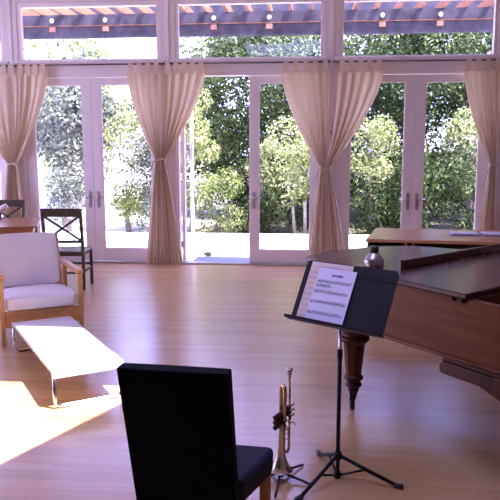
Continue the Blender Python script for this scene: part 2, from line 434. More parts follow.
for v in sb.verts: v.co = Vector((v.co.x * 1.15, v.co.y * 0.8, v.co.z * 0.62)) * (1 + 0.12 * math.sin(v.co.x * 60 + v.co.y * 35))
so = obj('doorstop_stone', sb, M['stone'], smooth=True); so.location = (-1.61, 10.52, 0.008)
tag(so, 'small brown stone holding the glass door open on the deck', 'stone')

# pergola beyond the clerestory
pg = thing('pergola', 'weathered timber pergola over the deck, two dark beams under redwood rafters', 'pergola', (0, 12.0, 0))
o = obj('upper_beam', boxes(span(-10, 9, -0.03, 0.03, 3.893, 4.085)), M['beam'], pg)
o = obj('lower_beam', boxes(span(-10, 9, -0.02, 0.04, 3.68, 3.89)), M['beam'], pg)
o = obj('rear_beam', boxes(span(-10, 9, 0.905, 0.945, 4.02, 4.50)), M['beam'], pg)
o = obj('batten', boxes(span(-10, 9, -0.046, -0.021, 3.885, 3.896)), M['rafter'], pg)
for k, x in enumerate([-7.4 + 0.372 * k for k in range(36)]):
    obj('rafter', boxes(span(x - 0.021, x + 0.021, -1.9, 0.9, 4.087, 4.25)), M['rafter'], pg)
for k in range(11):
    x = -6.56 + 0.975 * k
    b = B(); bmesh.ops.create_uvsphere(b, u_segments=12, v_segments=8, radius=0.038); bmesh.ops.translate(b, verts=b.verts, vec=(x, -0.066, 3.975))
    obj('globe_bulb', b, M['bulb'], pg, smooth=True)
    obj('joist_block', boxes(span(x - 0.055, x + 0.055, -0.058, -0.021, 3.79, 3.872)), M['block'], pg)
for x in (-9.5, 8.5):
    obj('post', boxes(span(x - 0.07, x + 0.07, -0.07, 0.07, -0.05, 3.70)), M['rafter'], pg)

# trees and shrubs: each its own crown of leaves and trunk
def leaves(cl, n, size, seed):
    rnd = random.Random(seed); verts = []; faces = []
    tot = sum(r ** 2 for *_, r in cl)
    for (cx, cy, cz, r) in cl:
        for _ in range(int(n * r * r / tot)):
            z = rnd.uniform(-1, 1); a = rnd.uniform(0, 2 * PI); s = math.sqrt(1 - z * z)
            d = Vector((s * math.cos(a), s * math.sin(a), z))
            p = Vector((cx, cy, cz)) + d * r * rnd.uniform(0.72, 1.06)
            nrm = (d + Vector((rnd.gauss(0, .6), rnd.gauss(0, .6), rnd.gauss(0.35, .6)))).normalized()
            t = nrm.cross(Vector((rnd.gauss(0, 1), rnd.gauss(0, 1), rnd.gauss(0, 1)))).normalized(); b = nrm.cross(t)
            L = size * rnd.uniform(0.6, 1.25); W = L * rnd.uniform(0.38, 0.6)
            k = len(verts)
            verts += [p - t * L * .5, p + b * W * .5, p + t * L * .5, p - b * W * .5]
            faces.append((k, k + 1, k + 2, k + 3))
    return verts, faces

def tree(name, label, cat, x, y, z0, h, rad, n, size, mat, seed, low=0.25, trunk='trunk', stems=1, clumps=16, tr=0.07, group=None):
    rnd = random.Random(seed * 7 + 3)
    t = thing(name, label, cat, (x, y, z0), 0, group)
    cl = []
    for k in range(clumps):
        zz = rnd.uniform(low, 0.93); a = rnd.uniform(0, 2 * PI)
        env = math.sin(PI * min(1, (zz - low * 0.6) / (1.05 - low * 0.6))) ** 0.6
        rr = rad * env * math.sqrt(rnd.uniform(0.05, 1)) * 0.8
        cl.append((math.cos(a) * rr, math.sin(a) * rr * 0.7, zz * h, rad * rnd.uniform(0.28, 0.5)))
    v, f = leaves(cl, n, size, seed)
    me = bpy.data.meshes.new('foliage'); me.from_pydata([tuple(p) for p in v], [], f); me.materials.append(M[mat])
    o = bpy.data.objects.new('foliage', me); C.objects.link(o); o.parent = t
    for s in range(stems):
        b = B(); ox = (s - (stems - 1) / 2) * 0.22
        top = cl[(s * 3) % len(cl)]
        add_tube(b, fillet([(ox, 0, -0.1), (ox * 1.3 + rnd.uniform(-.06, .06), 0, h * low), (top[0] * .6, top[1] * .6, max(h * low * 1.3, top[2]))], 0.3), [tr * (1 - 0.75 * q / 8) for q in range(9)], 8)
        obj('trunk', b, M[trunk], t, smooth=True)
    return t

T = tree
#  behind the left pair of doors
T('grey_tree', 'tall grey-green tree filling the glass of the far left door', 'tree', -5.9, 15.6, -0.1, 3.9, 1.45, 11000, .12, 'leaf_grey', 1, low=.36, clumps=26)
T('grey_shrub', 'grey shadowed shrub low behind the leftmost glass door', 'shrub', -5.4, 14.5, -0.1, 1.50, .80, 3200, .085, 'leaf_grey', 2, low=.35)
T('slender_tree', 'slender mid-green tree behind the left pair of doors', 'tree', -5.8, 17.4, 0.0, 4.95, 1.0, 8500, .12, 'leaf_light', 3, low=.2, clumps=20)
T('pale_shrub', 'pale yellow-green shrub seen through the second glass door', 'shrub', -4.15, 15.0, -0.1, 2.7, .80, 5000, .085, 'leaf_light', 4, low=.14)
T('dusty_shrub', 'dusty grey-green shrub beside the second curtain pair', 'shrub', -3.35, 14.5, -0.1, 2.2, .85, 4200, .085, 'leaf_grey', 5, low=.08)
T('leaning_tree', 'mid-green tree rising above the second glass door', 'tree', -3.6, 17.2, 0.1, 3.55, 1.2, 6500, .12, 'leaf_mid', 6, low=.12, clumps=28)
#  open doorway
T('dark_oak', 'dark evergreen oak standing behind the open doorway', 'tree', -1.45, 16.6, 0.0, 4.9, 1.6, 15000, .115, 'leaf_dark', 7, low=.10, clumps=36)
T('bright_bush', 'bright yellow-green bush at the left of the open doorway', 'shrub', -2.65, 14.9, -0.1, 3.2, .80, 4600, .09, 'leaf_light', 8, low=.16)
T('round_bush', 'low round pale green bush past the deck at the open doorway', 'shrub', -1.95, 14.3, -0.22, 1.45, .66, 3600, .065, 'leaf_mid', 9, low=.16)
T('feathery_shrub', 'feathery pale shrub in front of the dark oak', 'shrub', -0.98, 14.7, -0.15, 2.15, .45, 1000, .10, 'leaf_light', 10, low=.60)
T('low_dark_shrub', 'low dark green shrub under the feathery shrub', 'shrub', -1.05, 14.45, -0.22, 1.25, .55, 2600, .08, 'leaf_dark', 11, low=.10)
#  closed leaf beside it
T('flowering_bush', 'large pale bush on bare pale trunks behind the closed middle door', 'shrub', -0.05, 14.6, -0.15, 2.35, .92, 5600, .085, 'leaf_light', 12, low=.42, trunk='paletrunk', stems=3, tr=.04)
T('shadow_shrub', 'deep green shrub low behind the bare trunks', 'shrub', 0.15, 15.7, -0.15, 1.8, 1.2, 6000, .09, 'leaf_dark', 13, low=.05, clumps=24)
T('tall_oak', 'tall mixed green oak behind the large pale bush', 'tree', 0.55, 17.6, 0.1, 5.0, 1.6, 13000, .12, 'leaf_dark', 14, low=.12, clumps=34)
#  behind the right pair of doors
T('sunlit_bush', 'sunlit yellow-green bush right of the middle curtains', 'shrub', 1.35, 14.5, -0.15, 2.5, .60, 3000, .085, 'leaf_light', 15, low=.55)
T('low_laurel', 'low deep green laurel under the sunlit bush', 'shrub', 1.45, 14.4, -0.22, 1.35, .75, 4000, .08, 'leaf_dark', 26, low=.08)
T('black_green_tree', 'very dark green tree behind the right pair of doors', 'tree', 2.5, 16.4, 0.0, 5.0, 1.6, 16000, .115, 'leaf_dark', 16, low=.06, clumps=38)
T('brown_green_shrub', 'dull green shrub behind the desk with papers', 'shrub', 2.45, 14.5, -0.2, 1.85, .95, 5200, .08, 'leaf_dark', 17, low=.08)
T('young_tree', 'pale-leaved young tree with sunlit crown behind the rightmost glass door', 'tree', 3.55, 14.9, -0.1, 2.75, .72, 3600, .09, 'leaf_light', 18, low=.42)
T('laurel', 'dense dark laurel at the far right of the garden', 'tree', 4.5, 16.3, 0.0, 4.9, 1.6, 14000, .12, 'leaf_dark', 19, low=.06, clumps=34)
T('right_low_shrub', 'low dark shrub in front of the laurel', 'shrub', 3.7, 14.4, -0.2, 1.6, .9, 4200, .085, 'leaf_dark', 20, low=.08)
#  far screen on the slope
T('screen_tree', 'broad pale tree on the slope seen through the first high window', 'tree', -7.1, 18.6, 0.2, 5.3, 1.8, 12000, .17, 'leaf_light', 21, low=.2, clumps=26)
T('screen_tree', 'broad pale green tree on the slope, left of the dark oak', 'tree', -2.9, 20.4, 0.3, 5.4, 1.7, 9000, .17, 'leaf_mid', 22, low=.15, clumps=28)
T('screen_tree', 'broad green tree on the slope behind the tall mixed oak', 'tree', 0.2, 20.4, 0.3, 6.2, 2.4, 11000, .17, 'leaf_mid', 23, low=.1, clumps=34)
T('screen_tree', 'broad green tree on the slope behind the very dark tree', 'tree', 3.7, 19.9, 0.3, 6.2, 2.4, 11000, .17, 'leaf_mid', 24, low=.1, clumps=34)
T('screen_tree', 'broad green tree on the slope furthest right', 'tree', 7.2, 18.8, 0.3, 6.0, 2.3, 8000, .17, 'leaf_dark', 25, low=.1, clumps=30)

# ------------------------------------------------------------------ curtains
YR = 9.43
for i, (a, b_) in enumerate(list(zip(POSTS, POSTS[1:]))[:4]):
    lab = ['end of a dark curtain rod at the left edge, left of the first post', 'thin dark curtain rod over the leftmost pair of glass doors', 'thin dark curtain rod over the open doorway',
           'thin dark curtain rod over the pair of doors behind the piano'][i]
    r = thing('curtain_rod', lab, 'curtain rod', (0, YR, 2.872), 0, 'curtain rods under the high windows')
    b = B(); add_tube(b, [(a + 0.04, 0, 0), (b_ - 0.04, 0, 0)], 0.011, 10); obj('pole', b, M['rod'], r, smooth=True)
    for x, s in ((a + 0.04, -1), (b_ - 0.04, 1)):
        b = B(); add_lathe(b, [(.011, 0), (.016, .004), (.016, .016), (.012, .024), (.004, .03)], 12, (x, 0, 0), Matrix.Rotation(s * PI / 2, 3, 'Y')); obj('finial', b, M['rod'], r, smooth=True)
        b = B(); add_tube(b, fillet([(x - s * .03, .0, -0.014), (x - s * .03, .06, -0.014), (x - s * .03, 0.098, -0.014)], .01), 0.006, 8); obj('bracket', b, M['rod'], r, smooth=True)

def curtain(label, top, tie, bot, ztie, seed, inner, nf=5, zb=0.025):
    """top/tie/bot: left and right x; inner: which edge (0 left, 1 right) hangs straight beside the post"""
    rnd = random.Random(seed)
    t = thing('curtain', label, 'curtain', (0, YR, 0), 0, 'tab-top tan curtains tied back at the posts')
    zt = 2.755; nu, nv = 120, 80; b = B(); grid = []
    ph = rnd.uniform(0, 6)
    for j in range(nv + 1):
        s = j / nv
        if s < 0.5:
            v = s / 0.5; z = zt + (ztie - zt) * v
            e = 1 - v ** 1.5
            ei = 1 - v ** 2.2
            el, er = (ei, e) if inner == 0 else (e, ei)
            xl = tie[0] + (top[0] - tie[0]) * el; xr = tie[1] + (top[1] - tie[1]) * er
            A = 0.015 + 0.020 * v
        else:
            v = (s - 0.5) / 0.5; z = ztie + (zb - ztie) * v
            e = v ** 0.85
            xl = tie[0] + (bot[0] - tie[0]) * e; xr = tie[1] + (bot[1] - tie[1]) * e
            A = 0.026 + 0.010 * v
        pinch = math.exp(-((z - ztie) / 0.10) ** 2)
        A *= (1 - 0.45 * pinch)
        row = []
        for i in range(nu + 1):
            u = i / nu
            x = xl + (xr - xl) * (u + 0.012 * math.sin(2 * PI * 2.3 * u + ph))
            f = math.sin(2 * PI * nf * u + ph + 0.5 * math.sin(3 * s + ph)) + 0.45 * math.sin(2 * PI * nf * 0.53 * u + 1.7 * ph + 1.2 * s)
            row.append(b.verts.new((x, -0.002 - A * f * (0.6 if j < 2 else 1), z)))
        grid.append(row)
    for j in range(nv):
        for i in range(nu): b.faces.new((grid[j][i], grid[j][i + 1], grid[j + 1][i + 1], grid[j + 1][i]))
    o = obj('cloth', b, M['curtain'], t, smooth=True, fixn=False)
    # tabs looping over the rod
    w = top[1] - top[0]; nt_ = max(3, round(w / 0.125))
    for k in range(nt_):
        x = top[0] + w * (k + 0.5) / nt_; hw = 0.034
        tb_ = B(); prof = [(-0.013, zt - 0.03), (-0.016, 2.872)] + [(-0.016 * math.cos(a), 2.872 + 0.016 * math.sin(a)) for a in [PI * q / 6 for q in range(1, 6)]] + [(0.016, 2.872), (0.013, zt - 0.03)]
        vs = [[tb_.verts.new((x + dx, y, z)) for y, z in prof] for dx in (-hw, hw)]
        for q in range(len(prof) - 1): tb_.faces.new((vs[0][q], vs[1][q], vs[1][q + 1], vs[0][q + 1]))
        obj('tab', tb_, M['curtain'], t, smooth=True, fixn=False)
    return t

def tieback(label, x, z, w, side):
    t = thing('curtain_tieback', label, 'tieback', (x, YR, z), 0, 'cloth ties around the curtain pairs')
    b = B(); add_tube(b, [(w * math.cos(a), -0.002 + 0.047 * math.sin(a), 0.014 * math.cos(a)) for a in [2 * PI * k / 24 for k in range(24)]], 0.013, 8, closed=True)
    obj('band', b, M['curtain'], t, smooth=True)
    b = B(); add_tube(b, fillet([(side * w * .4, -0.058, 0.0), (side * w * 1.2, -0.07, -0.02), (side * w * 1.7, -0.06, -0.14)], .04), 0.011, 8)
    obj('tie_end', b, M['curtain'], t, smooth=True)

# post at the far left
curtain('tan curtain left of the first post, cut by the photo edge', (-5.05, -4.20), (-4.39, -4.325), (-4.55, -4.36), 1.47, 1, 1)
curtain('tan curtain over the left edge of the leftmost glass door', (-4.19, -3.745), (-4.318, -4.262), (-4.35, -4.13), 1.47, 2, 0, 4)
tieback('cloth tie holding the curtains behind the dining table', -4.325, 1.47, 0.074, 1)
curtain('tan curtain left of the second post, over a closed glass door', (-2.58, -2.085), (-2.185, -2.125), (-2.36, -2.08), 1.53, 3, 1)
curtain('tan curtain right of the second post, beside the open doorway', (-2.05, -1.454), (-2.118, -2.062), (-2.07, -1.80), 1.53, 4, 0)
tieback('cloth tie on the curtain pair beside the open doorway', -2.12, 1.53, 0.074, -1)
curtain('tan curtain left of the post behind the music stand', (-0.392, 0.29), (0.175, 0.235), (0.0, 0.27), 1.42, 5, 1)
curtain('tan curtain right of the post behind the music stand', (0.385, 1.015), (0.242, 0.302), (0.28, 0.59), 1.42, 6, 0)
tieback('cloth tie on the curtain pair behind the music stand', 0.238, 1.42, 0.074, -1)
curtain('tan curtain at the right edge, left of the last post in view', (2.083, 2.60), (2.49, 2.565), (2.36, 2.62), 1.47, 7, 1)
tieback('cloth tie on the single curtain at the right edge', 2.57, 1.47, 0.074, -1)

# small red ornament hanging on the post between the middle curtains
r = thing('hanging_ornament', 'small dark red ornament hanging on the post between the middle curtains', 'ornament', (0.335, YW - 0.03, 1.88))
b = B(); add_lathe(b, [(.006, -.075), (.024, -.068), (.03, -.045), (.016, -.022), (.022, -.004), (.032, .02), (.03, .042), (.012, .06), (.005, .066)], 16); obj('body', b, M['red'], r, smooth=True)
b = B(); add_tube(b, [(0, 0, .06), (0, .004, .12), (0, .012, .17)], 0.003, 6); obj('cord', b, M['blackp'], r, smooth=True)

# ------------------------------------------------------------------ armchair
ac = thing('armchair', 'low wooden armchair with loose white cushions behind the white coffee table', 'armchair', (-2.245, 5.34, 0), math.radians(31))
W2 = 0.345; DEP = 0.74
def flatbar(b, p, q, w, t, up=(0, 0, 1)): bar(b, p, q, w, t, up)
for s in (-1, 1):
    x = s * (W2 - 0.02)
    b = B(); flatbar(b, (x, 0.03, 0), (x, 0.03, 0.575), 0.04, 0.06, (0, 1, 0)); obj('front_post', b, M['birch'], ac, bevel=0.006)
    b = B(); flatbar(b, (x, DEP, 0), (x, DEP, 0.555), 0.04, 0.06, (0, 1, 0)); obj('rear_post', b, M['birch'], ac, bevel=0.006)
    b = B(); flatbar(b, (x, -0.002, 0.595), (x, DEP + 0.03, 0.575), 0.058, 0.038); obj('armrest', b, M['birch'], ac, bevel=0.008)
    b = B(); flatbar(b, (x, 0.06, 0.22), (x, DEP - .03, 0.17), 0.028, 0.10); obj('side_rail', b, M['birch'], ac, bevel=0.005)
b = B(); add_box(b, (0, 0.03, 0.225), (2 * W2 - 0.08, 0.032, 0.135)); obj('front_rail', b, M['birch'], ac, bevel=0.005)
b = B(); add_box(b, (0, DEP, 0.24), (2 * W2 - 0.08, 0.03, 0.10)); obj('rear_rail', b, M['birch'], ac, bevel=0.005)
def pillow(sx, sy, sz, puff, R, c, nx=14):
    b = B(); bmesh.ops.create_cube(b, size=2.0); bmesh.ops.subdivide_edges(b, edges=b.edges, cuts=7, use_grid_fill=True)
    for v in b.verts:
        x, y, z = v.co
        ex, ey = 1 - abs(x) ** 4, 1 - abs(y) ** 4
        k = 0.66 + 0.34 * max(0, ex * ey) ** 0.5 + puff * (1 - x * x) * (1 - y * y)
        xx = x * (1 - 0.03 * y * y); yy = y * (1 - 0.03 * x * x)
        v.co = Vector(c) + R @ Vector((xx * sx / 2, yy * sy / 2, z * k * sz / 2))
    return b
obj('seat_cushion', pillow(0.605, 0.69, 0.155, 0.10, Matrix.Rotation(math.radians(-3), 3, 'X'), (0, 0.33, 0.34)), M['cushion'], ac, smooth=True, subsurf=1)
obj('back_cushion', pillow(0.575, 0.50, 0.15, 0.14, Matrix.Rotation(math.radians(72), 3, 'X'), (-0.035, 0.67, 0.63)), M['cushion'], ac, smooth=True, subsurf=1)
b = B()
for zz in (0.34, 0.48, 0.62, 0.76): add_box(b, (0, 0.74 + (zz - .3) * .32, zz), (2 * W2 - 0.08, 0.018, 0.06))
for s in (-1, 1): flatbar(b, (s * (W2 - .06), DEP - .02, 0.24), (s * (W2 - .06), DEP + .175, 0.83), .03, .03)
obj('back_slats', b, M['birch'], ac, bevel=0.003)

# ------------------------------------------------------------------ coffee table
dv = Vector((0.565, -0.825)); dv.normalize()
ct = thing('coffee_table', 'low glossy white coffee table on chrome tube legs', 'coffee table', (-1.80, 4.60, 0), math.atan2(dv.y, dv.x))
TL, TW, TZ = 1.43, 0.47, 0.25
# bent sheet: flat top with the short ends curved down
pr = fillet([(-TL / 2, 0, TZ - 0.05), (-TL / 2, 0, TZ), (TL / 2, 0, TZ), (TL / 2, 0, TZ - 0.05)], 0.035, 6)
b = B(); th = 0.022
inn = []
for i, p in enumerate(pr):
    t = (pr[min(i + 1, len(pr) - 1)] - pr[max(i - 1, 0)]).normalized(); inn.append(p - Vector((-t.z, 0, t.x)) * th)
rows = [[b.verts.new((p.x, y, p.z)) for p in L] for y in (-TW / 2, TW / 2) for L in (pr, inn)]
n = len(pr)
for i in range(n - 1):
    b.faces.new((rows[0][i], rows[0][i + 1], rows[2][i + 1], rows[2][i])); b.faces.new((rows[1][i], rows[1][i + 1], rows[3][i + 1], rows[3][i]))
    b.faces.new((rows[0][i], rows[0][i + 1], rows[1][i + 1], rows[1][i])); b.faces.new((rows[2][i], rows[2][i + 1], rows[3][i + 1], rows[3][i]))
for i in (0, n - 1): b.faces.new((rows[0][i], rows[1][i], rows[3][i], rows[2][i]))
obj('table_top', b, M['gloss'], ct, bevel=0.004)
for s in (-1, 1):
    x = s * (TL / 2 - 0.012); yy = TW / 2 - 0.014
    b = B(); add_tube(b, fillet([(x, -yy, TZ - 0.03), (x, -yy, 0.0135), (x, yy, 0.0135), (x, yy, TZ - 0.03)], 0.045, 8), 0.0125, 12)
    lg = obj('sled_leg', b, M['chrome'], ct, smooth=True)
    for q in (-1, 1): obj('foot_pad', boxes(span(x - .012, x + .012, q * yy * .7 - .03, q * yy * .7 + .03, 0.0, 0.006)), M['blackp'], lg)
for (x, y), r, h, lab in (((-1.715, 4.537), 0.023, 0.045, 'tiny clear glass on the white coffee table, the taller of two'), ((-1.633, 4.518), 0.020, 0.030, 'tiny clear glass with dark rim on the white coffee table')):
    b = B(); add_lathe(b, [(r * .75, 0), (r * .8, .002), (r, h), (r * .9, h), (r * .7, .005), (r * .02, .005)], 20)
    g = obj('shot_glass', b, M['cupglass'], smooth=True); g.location = (x, y, TZ + 0.001); tag(g, lab, 'glass', 'tiny glasses on the coffee table')

# ------------------------------------------------------------------ dining table, chairs, napkin
ra = math.radians(20)
dt = thing('dining_table', 'reddish brown wooden dining table at the left edge behind the armchair', 'dining table', (-3.18 + math.cos(ra) * -0.85 - math.sin(ra) * 0.58, 7.502 - math.sin(ra) * 0.85 + math.cos(ra) * 0.58, 0), ra)
pl = [(-.85, -.58), (.80, -.58), (.85, -.52), (.85, .52), (.80, .58), (-.85, .58)]
b = B(); add_prism(b, pl, .742, .77); obj('table_top', b, M['tablewood'], dt, bevel=0.006)
b = B()
for s in (-1, 1):
    add_box(b, (0, s * .52, .69), (1.5, .025, .10)); add_box(b, (s * .77, 0, .69), (.025, 1.0, .10))
obj('apron', b, M['tableapron'], dt, bevel=.003)
for sx in (-1, 1):
    for sy in (-1, 1):
        b = B(); bar(b, (sx * .765, sy * .51, 0), (sx * .765, sy * .51, .742), .075, .075, (0, 1, 0)); obj('leg', b, M['tableapron'], dt, bevel=.006)

def xchair(label, loc, rot, H=0.985, DP=0.40):
    t = thing('cross_back_chair', label, 'chair', loc, rot, 'dark cross-back dining chairs')
    w = 0.226
    for s in (-1, 1):
        b = B(); bar(b, (s * w, 0, 0), (s * w, 0.02, 0.46), .036, .036, (0, 1, 0)); bar(b, (s * w, 0.02, 0.45), (s * w, -0.045, H), .036, .034, (0, 1, 0)); obj('leg', b, M['darkchair'], t, bevel=.004)
        b = B(); bar(b, (s * (w - .005), DP, 0), (s * (w - .005), DP - .005, 0.44), .034, .034, (0, 1, 0)); obj('leg', b, M['darkchair'], t, bevel=.004)
        b = B(); bar(b, (s * w, .03, .22), (s * w, DP - .02, .22), .02, .025); obj('stretcher', b, M['darkchair'], t, bevel=.003)
    b = B(); add_box(b, (0, .5 * DP, .455), (2 * w + .05, DP + .05, .028)); obj('seat', b, M['seatwood'], t, bevel=.01)
    b = B(); add_box(b, (0, .5 * DP, .425), (2 * w - .02, DP - .02, .04)); obj('seat_frame', b, M['darkchair'], t)
    b = B(); add_box(b, (0, -.041, H - .035), (2 * w + .036, .032, .10)); obj('top_rail', b, M['darkchair'], t, bevel=.006)
    b = B(); add_box(b, (0, 0.003, .58), (2 * w - .03, .022, .035)); obj('lower_rail', b, M['darkchair'], t, bevel=.003)
    for s in (-1, 1):
        b = B(); bar(b, (-s * (w - .02), .0 + s * .006, .60), (s * (w - .02), -.034 + s * .006, H - .08), .026, .012, (0, 1, 0)); obj('cross_bar', b, M['darkchair'], t)
    b = B(); add_box(b, (0, .03, .20), (2 * w - .02, .02, .025)); add_box(b, (0, DP - .02, .26), (2 * w - .02, .02, .025)); obj('cross_stretcher', b, M['darkchair'], t)
    return t
xchair('dark cross-back wooden chair at the right end of the dining table', (-2.885, 7.55, 0), math.radians(4), H=.965)
xchair('dark cross-back wooden chair on the far side of the dining table, against the curtain', (-4.26, 9.02, 0), math.radians(186), H=.955)
nk = thing('napkin_holder', 'pale pink rolled cloth in a small black stand on the dining table', 'napkin holder', (-4.03, 8.33, .771))
b = B(); add_lathe(b, [(.05, 0), (.05, .008), (.02, .014), (.02, .05), (.034, .06), (.034, .075), (.01, .075)], 18); obj('stand', b, M['blackp'], nk, smooth=True)
b = B(); add_tube(b, [(-.03, 0, .055), (0.0, 0, .10), (.045, .005, .135), (.10, .01, .165)], [.028, .042, .046, .040], 14); obj('cloth_roll', b, M['napkin'], nk, smooth=True)

# ------------------------------------------------------------------ black slip-covered chair in front
bc = thing('slipcovered_chair', 'black slip-covered dining chair in the foreground, back turned to the camera', 'chair', (-0.416, 2.19, 0), math.radians(-5))
def slab(w0, w1, z0, z1, y0, y1, t, n=12):
    """back rest: leaning, rounded on top, a little wider at the top"""
    b = B(); bmesh.ops.create_cube(b, size=2); bmesh.ops.subdivide_edges(b, edges=b.edges, cuts=9, use_grid_fill=True)
    for v in b.verts:
        x, y, z = v.co; k = (z + 1) / 2
        w = w0 + (w1 - w0) * k
        yc = y0 + (y1 - y0) * k
        v.co = Vector((x * w / 2, yc + y * t / 2 * (1 + 0.12 * (1 - x * x)) , z0 + (z1 - z0) * k))
    return b
obj('backrest', slab(.366, .374, .10, .912, .075, -.145, .062), M['navy'], bc, smooth=False, bevel=.018, segs=4)
sb_ = B(); add_prism(sb_, [(-.19, .06), (.19, .06), (.262, .30), (.262, .36), (-.262, .36), (-.262, .30)], .335, .437); obj('seat', sb_, M['navyseat'], bc, bevel=.022, segs=4)
for s in (-1, 1):
    b = B(); bar(b, (s * .232, .325, 0), (s * .232, .325, .35), .042, .042, (0, 1, 0)); obj('leg', b, M['chairleg'], bc, bevel=.004)
    b = B(); bar(b, (s * .15, .045, 0), (s * .15, .075, .35), .042, .042, (0, 1, 0)); obj('leg', b, M['chairleg'], bc, bevel=.004)

# ------------------------------------------------------------------ music stand
SX, SY = 0.165, 3.135
ms = thing('music_stand', 'black orchestral music stand holding sheet music beside the piano', 'music stand', (SX, SY, 0))
b = B(); add_tube(b, [(0, 0, .02), (0, 0, .645)], .0105, 14); obj('lower_pole', b, M['deskblack'], ms, smooth=True)
b = B(); add_tube(b, [(0, 0, .5), (0, 0, .785)], .0075, 12); obj('upper_pole', b, M['chrome'], ms, smooth=True)
b = B(); add_lathe(b, [(.0125, .62), (.0135, .624), (.0135, .66), (.010, .666)], 14); obj('collar', b, M['deskblack'], ms, smooth=True); b = B(); add_lathe(b, [(.016, .10), (.02, .105), (.02, .135), (.013, .14)], 14); obj('collar', b, M['deskblack'], ms, smooth=True); b = B(); add_lathe(b, [(.014, .0), (.017, .004), (.017, .03), (.013, .036)], 14); obj('collar', b, M['deskblack'], ms, smooth=True)
for fx, fy in ((0.082, 3.371), (0.449, 3.057), (-0.019, 2.903)):
    d = Vector((fx - SX, fy - SY, 0)); 
    b = B(); add_tube(b, [d.normalized() * .015 + Vector((0, 0, .118)), d * .5 + Vector((0, 0, .066)), d + Vector((0, 0, .012))], .0095, 10); lg = obj('leg', b, M['deskblack'], ms, smooth=True)
    b = B(); e = d.normalized(); add_tube(b, [d - e * .012 + Vector((0, 0, .013)), d + e * .03 + Vector((0, 0, .012))], .0125, 10); obj('rubber_foot', b, M['blackp'], lg, smooth=True)
    b = B(); add_tube(b, [d.normalized() * .012 + Vector((0, 0, .018)), d * .46 + Vector((0, 0, .066))], .006, 8); obj('brace', b, M['deskblack'], ms, smooth=True)
# desk: plate leaning back, lip along the bottom
DC = Vector((0.1327, 3.134, 0.7743)); DA = math.radians(-36.4); DT = math.radians(27.7); DW, DH = 0.532, 0.322
db = Vector((math.cos(DA), math.sin(DA), 0)); dn = Vector((-math.sin(DA), math.cos(DA), 0))
dup_ = dn * math.sin(DT) + Vector((0, 0, math.cos(DT))); dface = db.cross(dup_).normalized()
if dface.dot(dn) > 0: dface = -dface          # towards the player
DM = Matrix((db, dup_, dface)).transposed()
def D(u, v, w): return DC + db * u + dup_ * v + dface * w
SO = Vector((SX, SY, 0))
def dbox(b, u0, u1, v0, v1, w0, w1, off=SO): add_box(b, D((u0 + u1) / 2, (v0 + v1) / 2, (w0 + w1) / 2) - off, (u1 - u0, v1 - v0, w1 - w0), DM)
b = B(); c_ = 0.018
poly = [(-DW / 2, 0), (DW / 2, 0), (DW / 2, DH - c_), (DW / 2 - c_, DH), (-DW / 2 + c_, DH), (-DW / 2, DH - c_)]
add_prism(b, poly, -0.004, 0.0, lambda x, y, z: D(x, y, z) - SO)
pl_ = obj('desk', b, M['deskblack'], ms)
b = B(); dbox(b, -DW / 2 - .008, DW / 2 + .008, -0.004, 0.002, -0.004, 0.05); dbox(b, -DW / 2 - .008, DW / 2 + .008, -0.004, 0.010, 0.047, 0.05); obj('lip', b, M['deskblack'], ms)
b = B(); dbox(b, 0.055, DW / 2 - .002, DH - .045, DH - .041, 0.0, 0.003); dbox(b, 0.055, DW / 2 - .002, DH - .062, DH - .058, 0.0, 0.003); obj('desk_crease', b, M['deskblack'], pl_)
b = B(); q = D(0.04, 0.09, -0.012) - SO; add_tube(b, [(0, 0, .77), (0.0, 0.0, .79), q], .012, 10); obj('desk_bracket', b, M['deskblack'], ms, smooth=True)

def text_mesh(txt, size):
    cu = bpy.data.curves.new('lettering', 'FONT'); cu.body = txt; cu.size = size; cu.align_x = 'CENTER'; cu.offset = 0.0008
    tmp = bpy.data.objects.new('lettering', cu); C.objects.link(tmp)
    dg = bpy.context.evaluated_depsgraph_get(); me = bpy.data.meshes.new_from_object(tmp.evaluated_get(dg))
    bpy.data.objects.remove(tmp); bpy.data.curves.remove(cu); return me

def staff(b, u0, u1, v, w, notes, seed, lines=True, big=1.0):
    rnd = random.Random(seed)
    for k in range(5): dbox(b, u0, u1, v - k * .0028 - .0003, v - k * .0028 + .0003, w, w + .0002, O_)
    if notes:
        u = u0 + .004
        dbox(b, u, u + .003, v - .014, v + .003, w, w + .0003, O_)     # clef stroke
        u += .008
        while u < u1 - .004:
            vv_ = v - rnd.uniform(0, .011)
            dbox(b, u, u + .0036, vv_ - .0014, vv_ + .0014, w, w + .0003, O_)
            dbox(b, u + .003, u + .0037, vv_, vv_ + .009, w, w + .0003, O_)
            if rnd.random() < .6: dbox(b, u + .003, u + .011, vv_ + .0075, vv_ + .009, w, w + .0003, O_)
            u += rnd.uniform(.006, .010)
    for uu in (u0, (u0 + u1) / 2, u1): dbox(b, uu - .0004, uu + .0004, v - .0112, v, w, w + .0003, O_)

bk = thing('music_book', 'cream music book standing on the black music stand behind the white sheet', 'sheet music', D(-.12, .003, .004))
O_ = Vector(bk.location)
b = B(); dbox(b, -.232, .016, .003, .316, .0015, .0045, O_); obj('page', b, M['cream'], bk)
b = B()
for k in range(10): staff(b, -.224, .010, .296 - k * .0295, .0047, False, k)
obj('printed_staves', b, M['faint'], bk)
sh = thing('sheet_music', 'white printed sheet titled SADNESS on the black music stand', 'sheet music', D(-.08, .003, .008))
O_ = Vector(sh.location)
u0, u1, v0, v1 = -.176, .046, .003, .288
b = B(); dbox(b, u0, u1, v0, v1, .006, .0066, O_); obj('page', b, M['paper'], sh)
b = B(); HV = v1 - v0
for k, (f, a, e) in enumerate(((.25, .012, .205), (.33, .010, .10), (.44, .008, .205), (.63, .006, .205), (.83, .004, .205))): staff(b, u0 + a, u0 + e, v1 - f * HV + .006, .0068, True, 30 + k)
obj('printed_music', b, M['ink'], sh)
